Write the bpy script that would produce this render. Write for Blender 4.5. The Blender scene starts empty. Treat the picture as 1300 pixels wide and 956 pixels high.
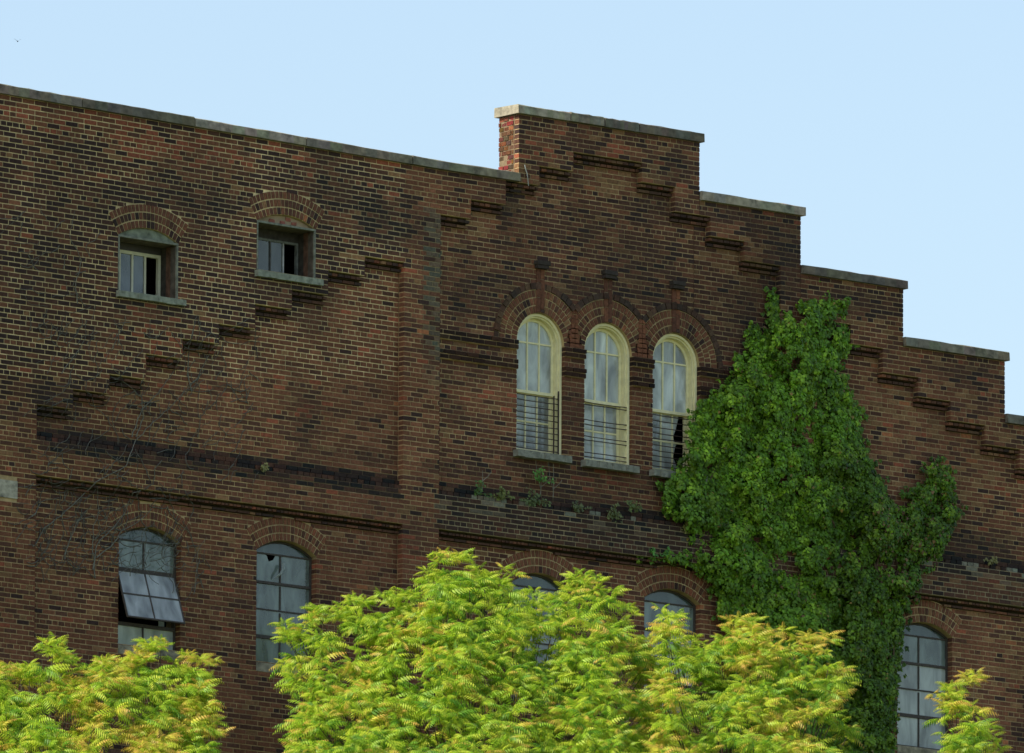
import bpy, bmesh, math, random
import numpy as np
from mathutils import Vector, Matrix
rad = math.radians
rng = random.Random(7)
nrg = np.random.default_rng(11)
scene = bpy.context.scene
COL = scene.collection

# ------------------------------------------------------------------ camera
PSI, ELEV, ROLL = rad(39.5), rad(9.62), rad(0.30)
FPX = 17900.0                       # focal length in pixels of a 1300 px wide frame
DIST = FPX / 90.0
fwd = Vector((math.sin(PSI)*math.cos(ELEV), math.cos(PSI)*math.cos(ELEV), math.sin(ELEV)))
CENTRE = Vector((0, 0, 35.0))       # facade point in the middle of the picture
CAMLOC = CENTRE - fwd*DIST
right0 = Vector((math.cos(PSI), -math.sin(PSI), 0))
up0 = right0.cross(fwd)
cr, sr = math.cos(ROLL), math.sin(ROLL)
right = right0*cr - up0*sr if False else right0*cr + up0*sr
up = up0*cr - right0*sr
cam_d = bpy.data.cameras.new('camera'); cam = bpy.data.objects.new('camera', cam_d); COL.objects.link(cam)
Mc = Matrix((right, up, -fwd)).transposed().to_4x4(); Mc.translation = CAMLOC
cam.matrix_world = Mc
cam_d.sensor_width = 36.0; cam_d.lens = FPX/1300*36.0
cam_d.clip_start = 1.0; cam_d.clip_end = 6000
scene.camera = cam

# ------------------------------------------------------------------ light
SUN_EL = rad(46)
sun_dir = Vector((-math.cos(rad(11))*math.cos(SUN_EL), math.sin(rad(11))*math.cos(SUN_EL), math.sin(SUN_EL)))
world = bpy.data.worlds.new("World"); scene.world = world; world.use_nodes = True
wn = world.node_tree; wn.nodes.clear()
sky = wn.nodes.new('ShaderNodeTexSky'); sky.sky_type = 'NISHITA'; sky.sun_disc = False
sky.sun_elevation = SUN_EL
sky.sun_rotation = math.atan2(sun_dir.x, sun_dir.y)
sky.air_density = 1.12; sky.dust_density = 1.8; sky.ozone_density = 0.0
bg = wn.nodes.new('ShaderNodeBackground'); bg.inputs['Strength'].default_value = 0.15
wo = wn.nodes.new('ShaderNodeOutputWorld')
wn.links.new(sky.outputs[0], bg.inputs[0]); wn.links.new(bg.outputs[0], wo.inputs[0])
sl = bpy.data.lights.new('sun', 'SUN'); sl.energy = 4.6; sl.angle = rad(0.5); sl.color = (1.0, 0.93, 0.82)
so = bpy.data.objects.new('sun', sl); COL.objects.link(so)
so.rotation_euler = (-sun_dir).to_track_quat('-Z', 'Y').to_euler()
scene.view_settings.view_transform = 'Standard'; scene.view_settings.look = 'None'
scene.view_settings.exposure = 0.47; scene.view_settings.gamma = 1.0

# ------------------------------------------------------------------ measuring helpers (design time)
def ray(px, py):
    return (right*((px-650)/FPX) + up*(-(py-478)/FPX) + fwd)
def P(px, py, y=0.0):
    d = ray(px, py); t = (y-CAMLOC.y)/d.y
    return CAMLOC + d*t
def pix(x, y, z):
    v = Vector((x, y, z))-CAMLOC; w = v.dot(fwd)
    return 650+FPX*v.dot(right)/w, 478-FPX*v.dot(up)/w

C = 0.0700                          # one brick course
XP = P(560, 300).x
Zr0 = P(100, 470).z; 
_a, _b = P(0, 118), P(658, 230)
KW = (_a.z-_b.z)/max(0.1, (XP-_a.x))
ZT = _b.z
def warp(x, z):
    """old masonry that rises slowly to the left: courses fan out towards the parapet"""
    if x >= XP: return 0.0
    t = min(1.0, max(0.0, (z-Zr0)/(ZT-Zr0)))
    return KW*(XP-x)*t
def Z(px, py, y=0.0):
    """unwarped facade coordinates of a photograph point"""
    p = P(px, py, y); z = p.z
    for _ in range(6): z = p.z-warp(p.x, z)
    return p.x, z
def snap(z): return round(z/C)*C

# ------------------------------------------------------------------ mesh helpers
class MB:
    def __init__(s): s.v = []; s.f = []; s.c = []
    def box(s, x0, x1, y0, y1, z0, z1, col=(1,1,1), jit=0.0, back=True, taper=None):
        n = len(s.v)
        for (x, y, z) in ((x0,y0,z0),(x1,y0,z0),(x1,y0,z1),(x0,y0,z1),(x0,y1,z0),(x1,y1,z0),(x1,y1,z1),(x0,y1,z1)):
            if jit: x += rng.uniform(-jit, jit); z += rng.uniform(-jit, jit)*.6; y += rng.uniform(-jit, jit) if y == y0 else 0
            s.v.append((x, y, z))
        fs = [(0,1,2,3),(1,5,6,2),(4,0,3,7),(3,2,6,7),(4,5,1,0)]
        if back: fs.append((5,4,7,6))
        for f in fs: s.f.append(tuple(n+i for i in f)); s.c.append(col)
    def prism(s, pts, y0, y1, col=(1,1,1)):
        """polygon in (x,z) extruded in y (y0 = front)"""
        n = len(s.v); k = len(pts)
        s.v += [(p[0], y0, p[1]) for p in pts]+[(p[0], y1, p[1]) for p in pts]
        s.f.append(tuple(range(n, n+k))); s.c.append(col)
        s.f.append(tuple(range(n+2*k-1, n+k-1, -1))); s.c.append(col)
        for i in range(k):
            j = (i+1) % k
            s.f.append((n+i, n+k+i, n+k+j, n+j)); s.c.append(col)
    def hexa(s, q, y0, y1, col):
        s.prism(q, y0, y1, col)
    def tube(s, pts, r, n=5, col=(1,1,1)):
        pts = [Vector(p) for p in pts]; base = len(s.v); m = len(pts)
        for i, p in enumerate(pts):
            t = (pts[min(i+1, m-1)]-pts[max(i-1, 0)]).normalized()
            a = t.cross(Vector((0.3, 0.9, 0.2))).normalized(); b = t.cross(a)
            rr = r[i] if isinstance(r, (list, tuple)) else r
            for k in range(n):
                an = 2*math.pi*k/n
                s.v.append(tuple(p+(a*math.cos(an)+b*math.sin(an))*rr))
        for i in range(m-1):
            for k in range(n):
                k2 = (k+1) % n
                s.f.append((base+i*n+k, base+i*n+k2, base+(i+1)*n+k2, base+(i+1)*n+k)); s.c.append(col)
        s.f.append(tuple(base+k for k in range(n))[::-1]); s.c.append(col)
        s.f.append(tuple(base+(m-1)*n+k for k in range(n))); s.c.append(col)
    def mesh(s, name, m, dowarp=False, smooth=False):
        me = bpy.data.meshes.new(name)
        vs = [(x, y, z+warp(x, z)) for x, y, z in s.v] if dowarp else s.v
        me.from_pydata(vs, [], s.f)
        at = me.attributes.new('tint', 'FLOAT_COLOR', 'FACE')
        at.data.foreach_set('color', np.array([(c[0], c[1], c[2], 1) for c in s.c], dtype=np.float32).ravel())
        me.materials.append(m)
        if smooth: me.polygons.foreach_set('use_smooth', [True]*len(me.polygons))
        bm = bmesh.new(); bm.from_mesh(me); bmesh.ops.recalc_face_normals(bm, faces=bm.faces); bm.to_mesh(me); bm.free()
        return me
    def build(s, name, m, parent=None, dowarp=False, smooth=False):
        o = bpy.data.objects.new(name, s.mesh(name, m, dowarp, smooth)); COL.objects.link(o)
        if parent: o.parent = parent
        return o
def tag(o, label=None, cat=None, group=None, kind=None):
    if label: o['label'] = label
    if cat: o['category'] = cat
    if group: o['group'] = group
    if kind: o['kind'] = kind
    return o
def empty(name, loc=(0,0,0)):
    o = bpy.data.objects.new(name, None); COL.objects.link(o); o.location = loc; o.empty_display_size = .3
    return o

# ------------------------------------------------------------------ materials
def mat(name, rough=.9, spec=.25, noise=(.6, 1.4), nscale=30.0, bump=.0, bscale=80., translucent=0.0, metallic=0., tintcol=None, stain=None):
    m = bpy.data.materials.new(name); m.use_nodes = True
    nt = m.node_tree; N = nt.nodes; Lk = nt.links; b = N['Principled BSDF']
    b.inputs['Roughness'].default_value = rough
    b.inputs['Specular IOR Level'].default_value = spec; b.inputs['Metallic'].default_value = metallic
    at = N.new('ShaderNodeAttribute'); at.attribute_name = 'tint'
    geo = N.new('ShaderNodeNewGeometry')
    no = N.new('ShaderNodeTexNoise'); no.inputs['Scale'].default_value = nscale; no.inputs['Detail'].default_value = 5
    Lk.new(geo.outputs['Position'], no.inputs['Vector'])
    mr = N.new('ShaderNodeMapRange'); mr.inputs['From Min'].default_value = .25; mr.inputs['From Max'].default_value = .75
    mr.inputs['To Min'].default_value = noise[0]; mr.inputs['To Max'].default_value = noise[1]
    Lk.new(no.outputs['Fac'], mr.inputs['Value'])
    mx = N.new('ShaderNodeVectorMath'); mx.operation = 'SCALE'
    Lk.new(at.outputs['Color'], mx.inputs[0]); Lk.new(mr.outputs[0], mx.inputs['Scale'])
    out = mx.outputs[0]
    if stain:
        n2 = N.new('ShaderNodeTexNoise'); n2.inputs['Scale'].default_value = stain[0]; n2.inputs['Detail'].default_value = 8
        n2.inputs['Roughness'].default_value = .7
        Lk.new(geo.outputs['Position'], n2.inputs['Vector'])
        r2 = N.new('ShaderNodeMapRange'); r2.inputs['From Min'].default_value = .5; r2.inputs['From Max'].default_value = .68
        r2.inputs['To Max'].default_value = stain[2]
        Lk.new(n2.outputs['Fac'], r2.inputs['Value'])
        mm = N.new('ShaderNodeMix'); mm.data_type = 'RGBA'; mm.inputs['B'].default_value = (*stain[1], 1)
        Lk.new(r2.outputs[0], mm.inputs['Factor']); Lk.new(out, mm.inputs['A']); out = mm.outputs['Result']
    Lk.new(out, b.inputs['Base Color'])
    if bump:
        nb = N.new('ShaderNodeTexNoise'); nb.inputs['Scale'].default_value = bscale; nb.inputs['Detail'].default_value = 4
        Lk.new(geo.outputs['Position'], nb.inputs['Vector'])
        bp = N.new('ShaderNodeBump'); bp.inputs['Strength'].default_value = bump; bp.inputs['Distance'].default_value = .01
        Lk.new(nb.outputs['Fac'], bp.inputs['Height']); Lk.new(bp.outputs[0], b.inputs['Normal'])
    if translucent:
        tr = N.new('ShaderNodeBsdfTranslucent'); Lk.new(out, tr.inputs['Color'])
        ms = N.new('ShaderNodeMixShader'); ms.inputs[0].default_value = translucent
        Lk.new(b.outputs[0], ms.inputs[1]); Lk.new(tr.outputs[0], ms.inputs[2])
        Lk.new(ms.outputs[0], N['Material Output'].inputs['Surface'])
    return m
M_BRICK = mat('brick_clay', .92, .15, (.62, 1.38), 26, .5, 120)
M_MORTAR = mat('lime_mortar', .95, .1, (.7, 1.25), 9, .4, 150, stain=(2.2, (.16,.13,.08), .5))
M_STONE = mat('weathered_stone', .9, .2, (.55, 1.35), 11, .5, 60, stain=(5, (.045,.045,.035), .7))
M_SILL = mat('mossy_sill', .9, .2, (.45, 1.5), 18, .8, 60, stain=(9, (.05,.06,.045), .7))
M_PAINT = mat('cream_paint', .55, .4, (.86, 1.08), 14, .1, 90)
M_WOOD = mat('weathered_wood', .85, .2, (.5, 1.5), 12, .4, 60)
M_IRON = mat('rusty_iron', .7, .4, (.6, 1.4), 40)
M_DARK = mat('dark_interior', .95, .05, (.8, 1.2), 3)
M_IVY = mat('ivy_leaf', .5, .35, (.85, 1.15), 12, translucent=.22)
M_LEAF = mat('tree_leaf', .5, .35, (.9, 1.1), 12, translucent=.5)
M_BARK = mat('bark', .9, .1, (.6, 1.4), 25, .5, 60)
M_VINE = mat('dead_vine_bark', .9, .1, (.6, 1.4), 25)
M_GROUND = mat('grass_ground', .95, .1, (.6, 1.4), .4)
M_GROUND2 = M_GROUND

def glass_mat():
    m = bpy.data.materials.new('dirty_glass_sky_tone'); m.use_nodes = True; nt = m.node_tree; N = nt.nodes; Lk = nt.links
    b = N['Principled BSDF']; b.inputs['Roughness'].default_value = .12; b.inputs['IOR'].default_value = 1.7
    at = N.new('ShaderNodeAttribute'); at.attribute_name = 'tint'
    geo = N.new('ShaderNodeNewGeometry')
    no = N.new('ShaderNodeTexNoise'); no.inputs['Scale'].default_value = 3.2; no.inputs['Detail'].default_value = 6
    no.inputs['Distortion'].default_value = .6
    mpn = N.new('ShaderNodeMapping'); mpn.inputs['Scale'].default_value = (1.6, 1, .6)
    Lk.new(geo.outputs['Position'], mpn.inputs[0]); Lk.new(mpn.outputs[0], no.inputs['Vector'])
    mr = N.new('ShaderNodeMapRange'); mr.inputs['From Min'].default_value = .3; mr.inputs['From Max'].default_value = .7
    mr.inputs['To Min'].default_value = .45; mr.inputs['To Max'].default_value = 1.35  # wide tone range: dirt smears, and reflected clouds painted into the base colour
    Lk.new(no.outputs['Fac'], mr.inputs['Value'])
    mx = N.new('ShaderNodeVectorMath'); mx.operation = 'SCALE'
    Lk.new(at.outputs['Color'], mx.inputs[0]); Lk.new(mr.outputs[0], mx.inputs['Scale']); Lk.new(mx.outputs[0], b.inputs['Base Color'])
    bp = N.new('ShaderNodeBump'); bp.inputs['Strength'].default_value = .12; bp.inputs['Distance'].default_value = .01
    Lk.new(no.outputs['Fac'], bp.inputs['Height']); Lk.new(bp.outputs[0], b.inputs['Normal'])
    tr = N.new('ShaderNodeBsdfTransparent'); tr.inputs[0].default_value = (.8,.9,.9,1)
    ms = N.new('ShaderNodeMixShader'); ms.inputs[0].default_value = .3
    Lk.new(b.outputs[0], ms.inputs[1]); Lk.new(tr.outputs[0], ms.inputs[2]); Lk.new(ms.outputs[0], N['Material Output'].inputs['Surface'])
    return m
M_GLASS = glass_mat()

# ------------------------------------------------------------------ smooth noise
_G = nrg.random((64, 64, 4))
def vnoise(x, y, ch=0):
    xi, yi = math.floor(x), math.floor(y); fx, fy = x-xi, y-yi
    fx = fx*fx*(3-2*fx); fy = fy*fy*(3-2*fy)
    g = lambda a, b: _G[a % 64, b % 64, ch]
    return (g(xi,yi)*(1-fx)+g(xi+1,yi)*fx)*(1-fy)+(g(xi,yi+1)*(1-fx)+g(xi+1,yi+1)*fx)*fy
def fbm(x, y, ch=0): return .55*vnoise(x, y, ch)+.3*vnoise(x*2.1+7, y*2.1+3, ch)+.15*vnoise(x*4.3+1, y*4.3+9, ch)

# ------------------------------------------------------------------ facade layout
T = 0.44                                       # parapet thickness
RZ = 0.12                                      # depth of the recessed bays
X_MIN, X_MAX = P(-150, 478).x, P(1450, 478).x
Z_MIN = snap(P(650, 1010).z)
xp = lambda px, py=478, y=0.0: P(px, py, y).x
# parapet tops (underside of coping)
TOPS = [(-1e9, xp(658.5, 200), snap(Z(658, 230)[1])), (xp(658.5, 200), xp(888, 200), snap(Z(658, 147)[1])),
        (xp(888, 300), xp(1016.5, 300), snap(Z(889, 255)[1])), (xp(1016.5, 400), xp(1146.5, 400), snap(Z(1018, 347)[1])),
        (xp(1146.5, 480), xp(1275.5, 480), snap(Z(1148, 439)[1])), (xp(1275.5, 530), 1e9, snap(Z(1276, 535)[1]))]
PIL = [(-1e9, xp(46.5, 560)), (xp(512, 500), xp(558, 500)), (xp(991, 480), xp(1037, 480)), (xp(1452, 480), 1e9)]
STEPS = []
for k in range(10):
    x, z = Z(46.5+46.3*k, 515.5-21.25*k)
    STEPS.append([x, snap(z)])
LEFT_END = PIL[1][0]
STEPC = [[Z(a, b)[0], snap(Z(a, b+1)[1])] for a, b in ((556,272),(598,250),(642,230),(685,210),(728,191),(815,231),(857,265),(902,297),(945,331))]
STEPR = [[Z(a, b)[0], snap(Z(a, b+1)[1])] for a, b in ((1037,406),(1080,438),(1121,469),(1166,502),(1207,533),(1251,564),(1295,596),(1339,628),(1383,660))]
ZC = snap(Z(47, 601)[1])                        # underside of belt
ZB = ZC+9*C                                     # top of belt
BANDS = []
for py in (436, 463):
    z = snap(Z(686, py, RZ)[1]); BANDS.append((z-2*C, z))
BAND_X = (PIL[1][1], PIL[2][0])
# arched windows: cx, spring z, half width, rise, ring count, ring depth, plane y
def opening(name, pxl, pxr, pys, pyb, rise, y, nring=3):
    """pys: spring height and pyb: sill height, both read at the middle of the opening"""
    xl, xr = P(pxl, pys, y).x, P(pxr, pys, y).x; pm = (pxl+pxr)/2
    cx = (xl+xr)/2; zs = Z(pm, pys, y)[1]; zb = Z(pm, pyb, y)[1]
    a = (xr-xl)/2; R = (a*a+rise*rise)/(2*rise) if rise < a*.98 else a
    return dict(name=name, cx=cx, a=a, zs=zs, zb=zb, R=R, cz=zs+rise-R if rise < a*.98 else zs, h=rise if rise < a*.98 else a,
                th=math.asin(min(1, a/R)), y=y, nr=nring, rd=.112, full=rise >= a*.98)
OPS = dict(
    W1=opening('W1', 150, 226.5, 304, 375, .15, 0.0),
    W2=opening('W2', 326, 401, 286, 349, .14, 0.0),
    L1=opening('L1', 151, 229.5, 685, 823, .17, RZ),
    L2=opening('L2', 326, 401.5, 702, 845, .17, RZ),
    L3=opening('L3', 650, 722, 743, 885, .17, RZ),
    L4=opening('L4', 818, 889, 763, 906, .17, RZ),
    L6=opening('L6', 972, 1042, 781, 925, .17, RZ),
    L5=opening('L5', 1139, 1209, 805, 950, .17, RZ),
    L7=opening('L7', 1306, 1374, 826, 970, .17, RZ),
    L0=opening('L0', -70, 6, 664, 800, .17, RZ),
    C1=opening('C1', 656, 716, 441, 576, .5, RZ), C2=opening('C2', 742, 802, 453, 589, .5, RZ), C3=opening('C3', 828.5, 887.5, 464, 601, .5, RZ))
del OPS['L0']; del OPS['L7']
for _k in ('C1','C2','C3'):
    OPS[_k]['zs'] = OPS[_k]['cz'] = BANDS[0][1]
HS = (OPS['C2']['cx']-OPS['C1']['cx'])/2        # half spacing of the triple windows
def wing(o, x):                                 # how far sideways the rings of a triple arch run
    if o['name'] == 'C1': return x-o['cx'] < HS
    if o['name'] == 'C2': return abs(x-o['cx']) < HS
    return o['cx']-x < HS
HOOD = .085

def layer(xs, z):
    """front plane depth per x sample (nan = nothing), opening mask, ring mask"""
    y = np.full(xs.shape, np.nan)
    for x0, x1, zt in TOPS:
        if z < zt: y[(xs >= x0) & (xs < x1)] = 0.0
    inb = np.ones(xs.shape, bool)
    for a, b in PIL: inb &= ~((xs >= a) & (xs < b))
    if z < ZC:
        d = .04 if z > ZC-C else .08 if z > ZC-2*C else RZ
        y[inb & ~np.isnan(y)] = d
    elif z > ZB:
        for steps, end in ((STEPS, PIL[1][0]), (STEPC, PIL[2][0]), (STEPR, 99)):
            for i, (x, zt) in enumerate(steps):
                x1 = steps[i+1][0] if i+1 < len(steps) else end
                if z < zt:
                    d = .035 if z > zt-C else .075 if z > zt-2*C else RZ
                    y[inb & (xs >= x) & (xs < x1) & ~np.isnan(y)] = d
    else:
        if z > ZB-C: y[inb] = .08
        elif z > ZB-2*C: y[inb] = .035
    k = np.zeros(xs.shape, int)
    for z0, z1 in BANDS:
        if z0 < z < z1:
            m = (xs > BAND_X[0]) & (xs < BAND_X[1]) & (y > .1); y[m] = RZ-.035; k[m] = 3
    ring = np.zeros(xs.shape, bool); hole = np.zeros(xs.shape, bool)
    for o in OPS.values():
        dx = xs-o['cx']; dz = z-o['cz']; r = np.sqrt(dx*dx+dz*dz)
        Ro = o['R']+o['nr']*o['rd']+(HOOD if o['full'] else 0)
        if o['full']:
            m = (dz > 0) & (r < Ro) & np.array([wing(o, x) for x in xs])
            ring |= m
            hole |= (dz > 0) & (r < o['R']+.03)
        else:
            ang = np.abs(np.arctan2(dx, dz))
            m = (r < Ro) & (ang < o['th']) & (dz > 0)
            ring |= m & (r > o['R']-.01)
            hole |= (dz > 0) & (r < o['R']+.03) & (np.abs(dx) < o['a']) & (z >= o['zs'])
        hole |= (np.abs(dx) < o['a']) & (z < o['zs']+.001) & (z > o['zb'])
    # stone plaque
    return y, k, ring, hole

def mixc(a, b, t): return tuple(a[i]*(1-t)+b[i]*t for i in range(3))
BR = dict(black=(.042,.024,.021), dark=(.092,.042,.027), brown=(.158,.065,.035), mid=(.196,.080,.042), red=(.27,.080,.042), orange=(.33,.125,.055), olive=(.215,.115,.054))
ZONES = [(90,152,120,26,'red',.9), (225,195,90,30,'red',.75), (380,200,60,22,'red',.5), (495,228,28,45,'red',.7), (190,425,55,38,'red',.7), (150,450,60,20,'red',.5), (8,680,14,60,'red',.8),
         (480,420,45,60,'warm',.5), (300,500,150,50,'warm',.4), (620,290,55,18,'tan',.9), (760,225,70,22,'tan',.8), (930,330,60,22,'tan',.8), (1135,520,75,26,'tan',1.0), (1240,585,60,25,'tan',.8),
         (700,190,26,28,'red',.6), (790,190,30,15,'red',.5), (620,505,70,22,'warm',.7), (535,700,22,60,'warm',.9), (535,450,20,60,'warm',.5), (240,590,150,14,'warm',.4), (1250,760,60,50,'warm',.5), (645,560,60,40,'dk',.5),
         (820,300,120,60,'dk',.5), (1100,640,90,30,'dk',.6), (250,300,120,60,'dk',.4), (770,610,40,14,'red',.5), (300,770,60,30,'warm',.4)]
ZK = dict(red=dict(red=.42, mid=.30, brown=.16, dark=.10, black=.02), warm=dict(mid=.45, brown=.35, red=.08, dark=.12), tan=dict(olive=.48, mid=.30, brown=.12, orange=.06, dark=.04), dk=dict(dark=.6, black=.25, brown=.15))
def brick_col(x, z, y=0.0):
    px, py = pix(x, y, z+warp(x, z))
    n = fbm(x*.55, z*.55); n2 = fbm(x*1.6+20, z*1.6, 1); r = rng.random(); top = 118+.17*px
    w = dict(black=.25, dark=1.7, brown=3.4, mid=1.6, red=.10, orange=.02, olive=.3)
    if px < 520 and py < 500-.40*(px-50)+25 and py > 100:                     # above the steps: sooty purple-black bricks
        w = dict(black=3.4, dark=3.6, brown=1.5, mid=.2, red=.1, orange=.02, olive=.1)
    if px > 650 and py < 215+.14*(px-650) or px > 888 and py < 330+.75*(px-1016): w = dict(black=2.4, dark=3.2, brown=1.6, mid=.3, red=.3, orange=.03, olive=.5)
    elif px > 556 and py < 450 and px < 1000: w = dict(black=1.0, dark=3.0, brown=2.6, mid=.6, red=.04, orange=.03, olive=1.0)
    elif px > 1036: w = dict(black=.6, dark=2.2, brown=3, mid=1.2, red=.1, orange=.1, olive=1.6)
    best = 0
    for (zx, zy, rx, ry, kind, st) in ZONES:
        d = ((px-zx)/rx)**2+((py-(zy+.15*(px-zx)))/ry)**2
        v = st*max(0, 1.25-d*.9+(n2-.5)*1.9)
        if v > best: best = v; bk = kind
    if best > 0:
        t = min(1, best); q = ZK[bk]; sw = sum(w.values()); w = {k: w[k]/sw*(1-t)+q.get(k, 0)*t for k in w}
    ks = list(w); tot = sum(w.values()); r *= tot
    for k in ks:
        r -= w[k]
        if r <= 0: break
    c = BR[k]; f = (.45+.75*fbm(x*.28+3, z*.35, 2)+.45*n)*(.86+.28*vnoise(x*2.2, z*.35, 1))*rng.uniform(.84, 1.18)
    c = mixc(tuple(v*f for v in c), (.075,.043,.031), .12)
    g = grime(px, py, x, z)
    if g[0] > 0: c = mixc(c, g[1], min(1, g[0]*rng.uniform(.6, 1.15)))
    return c
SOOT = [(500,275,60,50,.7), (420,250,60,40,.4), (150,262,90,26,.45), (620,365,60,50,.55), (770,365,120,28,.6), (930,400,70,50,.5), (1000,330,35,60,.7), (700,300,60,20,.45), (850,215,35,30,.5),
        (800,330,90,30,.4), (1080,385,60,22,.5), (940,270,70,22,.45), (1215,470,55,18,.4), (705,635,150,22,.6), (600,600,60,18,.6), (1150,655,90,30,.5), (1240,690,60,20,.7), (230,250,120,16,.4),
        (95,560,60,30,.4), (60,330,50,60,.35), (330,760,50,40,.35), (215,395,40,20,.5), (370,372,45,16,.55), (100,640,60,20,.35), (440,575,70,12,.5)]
ZBmid = (ZB+ZC)/2
def grime(px, py, x, z):
    """dirt and algae that really lie on the masonry: belt top, string bands, hood, leak line by the pilaster"""
    n = fbm(x*3.7, z*9, 2); n1 = fbm(x*1.1, z*1.1, 3)
    dark = (.017,.018,.018); green = (.075,.10,.075)
    a = 0; col = dark
    if ZB-3.6*C < z < ZB+1.3*C and x > PIL[0][1] and not (PIL[1][0] < x < PIL[1][1]): a = .88
    if z < ZB and z > ZC-.2*C and x > PIL[1][1]: a = max(a, .72 if px < 1000 else .5)
    if z < ZB-.2 and z > ZB-4.8*C and x > PIL[1][1] and n > .58: a, col = .6, green
    if ZB-2.6*C < z < ZB-.5*C and x > PIL[1][1] and n > .57: a, col = .8, (.18,.21,.16)
    if 550-14*fbm(3.3, py/14, 0)-4*fbm(1.3, py/5, 1) < px < 559 and 262 < py < 500:
        a = .8*min(1, (500-py)/60)*(.3+.9*fbm(x*4, z*3, 1)); col = green if n > .42 else dark
    for o in ('C1','C2','C3','W1','W2'):
        q = OPS[o]
        if abs(x-q['cx']) < q['a']+.15 and q['zb']-.45 < z < q['zb']: a = max(a, .6*(1-(q['zb']-z)/.5)+.2*n1)
    if n1 > .62: a = max(a, (n1-.62)*3.0)
    nn = fbm(x*1.3+11, z*1.9+4, 2)
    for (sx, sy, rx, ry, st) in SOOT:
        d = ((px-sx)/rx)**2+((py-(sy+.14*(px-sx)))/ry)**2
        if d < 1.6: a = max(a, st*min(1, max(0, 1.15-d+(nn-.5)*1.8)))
    return a, col

# ------------------------------------------------------------------ facade brickwork
building = empty('factory_building', (0, 6, 22))
tag(building, 'old dark brick factory with stepped gable parapet, corbelled recessed bays and arched windows', 'building')
def child(o): o.parent = building; o.matrix_parent_inverse = Matrix.Translation(-building.location); return o
BL = building.location
def put(mb, name, m, parent=None, w=True, smooth=False):
    o = mb.build(name, m, None, w, smooth)
    if parent is None: o.parent = building; o.matrix_parent_inverse = Matrix.Translation(-BL)
    else: o.parent = parent; o.matrix_parent_inverse = Matrix.Translation((0,0,0))
    return o

mortar = MB(); bricks = []      # bricks: (x0,x1,y,z0,z1,kind,col)
MC = (.36, .30, .165)
def mortar_col(x, z):
    px, py = pix(x, 0, z+warp(x, z)); a, c = grime(px, py, x, z)
    n = fbm(x*.8+5, z*.8, 1)
    base = mixc((.50,.37,.175), (.34,.24,.135), n)
    if px < 520 and py < 480: base = mixc(base, (.80,.65,.34), .65)
    base = tuple(v*(.62+.42*fbm(x*.28+3, z*.35, 2)+.38*vnoise(x*2.2, z*.35, 1)) for v in base)
    if px > 557 and ZC < z < ZB-C and a: return mixc(base, (.19,.21,.15), .15+.6*fbm(x*2.2, z*5, 0))
    return mixc(base, mixc(c, base, .25), min(.85, a))
XS = np.arange(X_MIN, X_MAX, .005)
ncs = int(round((TOPS[1][2]-Z_MIN)/C))
BED, HEAD = .0145, .014
plaque = (Z(-20, 606)[0], Z(22, 606)[0], Z(11, 632.5)[1], Z(11, 609.5)[1])
def runs(key):
    out = []; s = 0
    for i in range(1, len(key)+1):
        if i == len(key) or key[i] != key[s]: out.append((s, i, key[s])); s = i
    return out
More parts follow.
